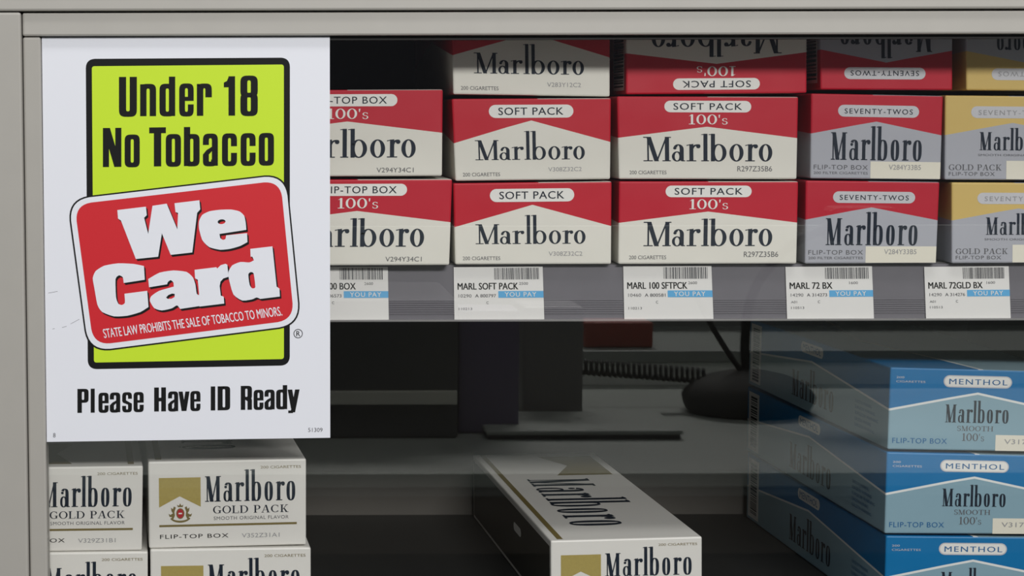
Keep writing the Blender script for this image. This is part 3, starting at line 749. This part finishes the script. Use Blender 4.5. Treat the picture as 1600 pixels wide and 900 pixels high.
sp('law_lettering', along(text('STATE LAW PROHIBITS THE SALE OF TOBACCO TO MINORS.', bold=.012), 163, 528.5, 441.5, 493, 14.5, -.004), .00038, SIGNW, rb)
sp('registered_mark', arc(465.8, 521.3, 7.2, 7.2, 1.1, 1.1) + place(text('R', bold=.01), 463, 525.3, 469, 517.3), .00008, INK)
sp('number_lettering', place(text('51309'), 481.5, 674.8, 504, 668.5) + place(text('8'), 83, 683.5, 86.8, 676.5), .00008, INKSOFT)
scr = []
for x0, y0, x1, y1 in ((75.5, 457.6, 90, 455), (82, 514, 85.5, 513), (97, 511.5, 104, 509.5), (110, 506, 124, 498.5)):
    scr.append([(x0, y0), (x1, y1), (x1, y1 + .5), (x0, y0 + .5)])
sp('pen_scratch', scr, .00006, INKSOFT)

# ------------------------------------------------------------------ the room the glass mirrors
WALLM = mat('counter_screen', srgb(140, 144, 139), .8, noise=.08, nscale=6)
WALLD = mat('room_wall', srgb(112, 112, 118), .8, noise=.08, nscale=4)
COUNTERM = mat('counter_top', srgb(158, 164, 156), .5, noise=.06, nscale=25)
NOSING = mat('counter_nosing', srgb(186, 196, 184), .5)
COUNTERF = mat('counter_front', srgb(116, 108, 96), .6, noise=.1, nscale=10)
PLINTH = mat('counter_plinth', srgb(58, 58, 58), .7)
LEDGEF = mat('ledge_front_lightened', srgb(226, 230, 222), .6, noise=.05, nscale=12)  # brightness put into the colour: paler than the ledge, as little light reaches it
LEDGE = mat('ledge_board', srgb(140, 146, 140), .6, noise=.06, nscale=12)
BLACKP = mat('black_plastic', srgb(26, 27, 28), .6, spec=.25)
BASEM = mat('stand_base_plastic', srgb(52, 52, 50), .7, spec=.2)
REGM = mat('register_plastic', srgb(74, 76, 75), .6, spec=.3)
DARKP = mat('dark_plastic', srgb(108, 108, 106), .5)
PURPLEP = mat('purple_black_plastic', srgb(92, 82, 112), .5)
GREYTRIM = mat('grey_trim', srgb(215, 216, 200), .5)
RUST = mat('rust_card', srgb(150, 62, 46), .6, noise=.1, nscale=20)
FLOORR = mat('room_floor', srgb(96, 94, 90), .6, noise=.15, nscale=4)

CZ = R(900, 738, 1.15).z
RX0, RX1 = -1.6, 2.6
fl = box('floor', (RX0 - 1, -4.3, -1.0), (RX1, .6, -.95), FLOORR); fl['kind'] = 'structure'
wl_ = box('wall_front', (RX0 - 1, -4.3, -.95), (RX1 + 1, -4.2, 2.4), WALLD); wl_['kind'] = 'structure'
counter = empty('service_counter', (.4, -1.6, -.95), 'pale counter mirrored in the lower part of the glass', 'counter')
OC = counter.location
box('counter_top', (RX0 + .05, -2.215, CZ - .03), (RX1 - .05, -1.16, CZ), COUNTERM, counter, OC, .002)
box('nosing', (RX0 + .05, -1.1595, CZ - .018), (RX1 - .05, -1.15, CZ - .0005), NOSING, counter, OC, .002)
box('back_screen', (RX0 + .05, -2.24, -.94), (RX1 - .05, -2.216, .10), WALLM, counter, OC)
box('front_panel', (RX0 + .08, -1.20, CZ - .10), (RX1 - .08, -1.18, CZ - .0305), COUNTERF, counter, OC)
box('plinth', (RX0 + .08, -2.2, -.949), (RX1 - .08, -1.205, CZ - .0305), PLINTH, counter, OC)
LZ = R(960, 546, 1.88).z
ledge = box('raised_ledge', (RX0 + .05, -2.21, LZ - .018), (RX1 - .05, -1.86, LZ), LEDGE, None, (.4, -2.0, CZ), .002)
box('ledge_front', (RX0 + .06, -2.205, CZ + .0005), (RX1 - .06, -1.864, LZ - .0185), LEDGEF, ledge, (.4, -2.0, CZ))
tag(ledge, 'grey raised ledge along the back of the counter, mirrored in the glass', 'ledge')

def px_box(name, x0, x1, ytop, d0, d1, m, parent=None, origin=(0, 0, 0), zb=None, bev=.003, yb=None):
    a = R(x0, ytop, d0); b = R(x1, ytop, d0)
    z0 = CZ + .0005 if zb is None else zb
    return box(name, (a.x, -d1, z0), (b.x, -d0, a.z), m, parent, origin, bev)
# register at the left of the reflection
a = R(400, 690, 1.36)
reg = empty('cash_register', (R(600, 690, 1.5).x, -1.5, CZ), 'black cash register with a pale band, mirrored left of centre', 'register')
px_box('register_body', 380, 716, 470, 1.385, 1.66, REGM, reg, reg.location)
z0 = R(500, 632, 1.38).z; z1 = R(500, 611, 1.38).z
xa, xb = R(385, 620, 1.38).x, R(714, 620, 1.38).x
box('trim_band', (xa, -1.3845, z0), (xb, -1.376, z1), GREYTRIM, reg, reg.location, .001)
px_box('customer_display', 717, 812, 485, 1.42, 1.50, PURPLEP, reg, reg.location)
mon = px_box('terminal_body', 818, 912, 480, 1.56, 1.66, DARKP, None, (R(865, 600, 1.6).x, -1.61, CZ))
tag(mon, 'dark grey payment terminal standing beside the cash register, mirrored', 'terminal')
mon.name = 'payment_terminal'
rb_ = px_box('rust_red_box', 914, 1021, 504, 1.90, 1.97, RUST, None, (R(967, 545, 1.9).x, -1.93, LZ), LZ + .0003)
tag(rb_, 'small rust red box on the ledge, mirrored under the price channel', 'box')
mt = empty('counter_tray', (R(870, 670, 1.42).x, -1.42, CZ), 'flat grey tray on the counter, mirrored below the scanner stand', 'tray')
p0, p1 = R(760, 686, 1.37), R(1068, 686, 1.37)
bm = bmesh.new(); bm_box(bm, (p0.x, -1.53, CZ + .006), (p1.x, -1.370, CZ + .012), .002)
from_bm('tray_top', bm, COUNTERM, mt, mt.location)
box('tray_rim', (p0.x + .003, -1.526, CZ + .0003), (p1.x - .003, -1.374, CZ + .0058), PLINTH, mt, mt.location)

# gooseneck stand
bc = R(1168, 640, 1.60); bc.z = CZ
stand = empty('gooseneck_stand', bc, 'black gooseneck scanner stand on a round base, mirrored in the glass', 'stand')
bm = bmesh.new(); bm_lathe(bm, (bc.x, bc.y, CZ + .0003), [(.074, 0), (.083, .004), (.087, .013), (.089, .022), (.086, .029), (.074, .040), (.055, .049), (.030, .055), (.012, .058)])
from_bm('base', bm, BASEM, stand, bc, True)
bm = bmesh.new()
bm_tube(bm, spline([R(1166, 583, 1.60), R(1164, 540, 1.60), R(1168, 490, 1.60), R(1180, 450, 1.60), R(1204, 415, 1.60), R(1240, 380, 1.60), R(1300, 352, 1.60)]), .0068)
from_bm('gooseneck', bm, BLACKP, stand, bc, True)
bm = bmesh.new(); h0 = R(1300, 352, 1.60); bm_box(bm, h0 + Vector((-.01, -.03, -.022)), h0 + Vector((.085, .03, .026)), .012, 3)
from_bm('scanner_head', bm, BLACKP, stand, bc)
bm = bmesh.new(); bm_tube(bm, spline([R(1162, 586, 1.595), R(1148, 566, 1.595), R(1128, 536, 1.595), R(1106, 498, 1.595), R(1084, 452, 1.595)]), .0038)
from_bm('cable', bm, BLACKP, stand, bc, True)
bm = bmesh.new(); c0, c1 = R(905, 573, 1.62), R(1105, 588, 1.62); pts = []
for k in range(24 * 14 + 1):
    t = k / (24 * 14); a_ = t * 24 * 2 * math.pi
    pts.append(c0.lerp(c1, t) + Vector((0, math.cos(a_) * .0095, math.sin(a_) * .0095)))
bm_tube(bm, pts, .0024, 6)
cord = from_bm('coiled_cord', bm, BLACKP, None, c0, True)
tag(cord, 'black coiled cord stretched from terminal to gooseneck stand, mirrored', 'cord')
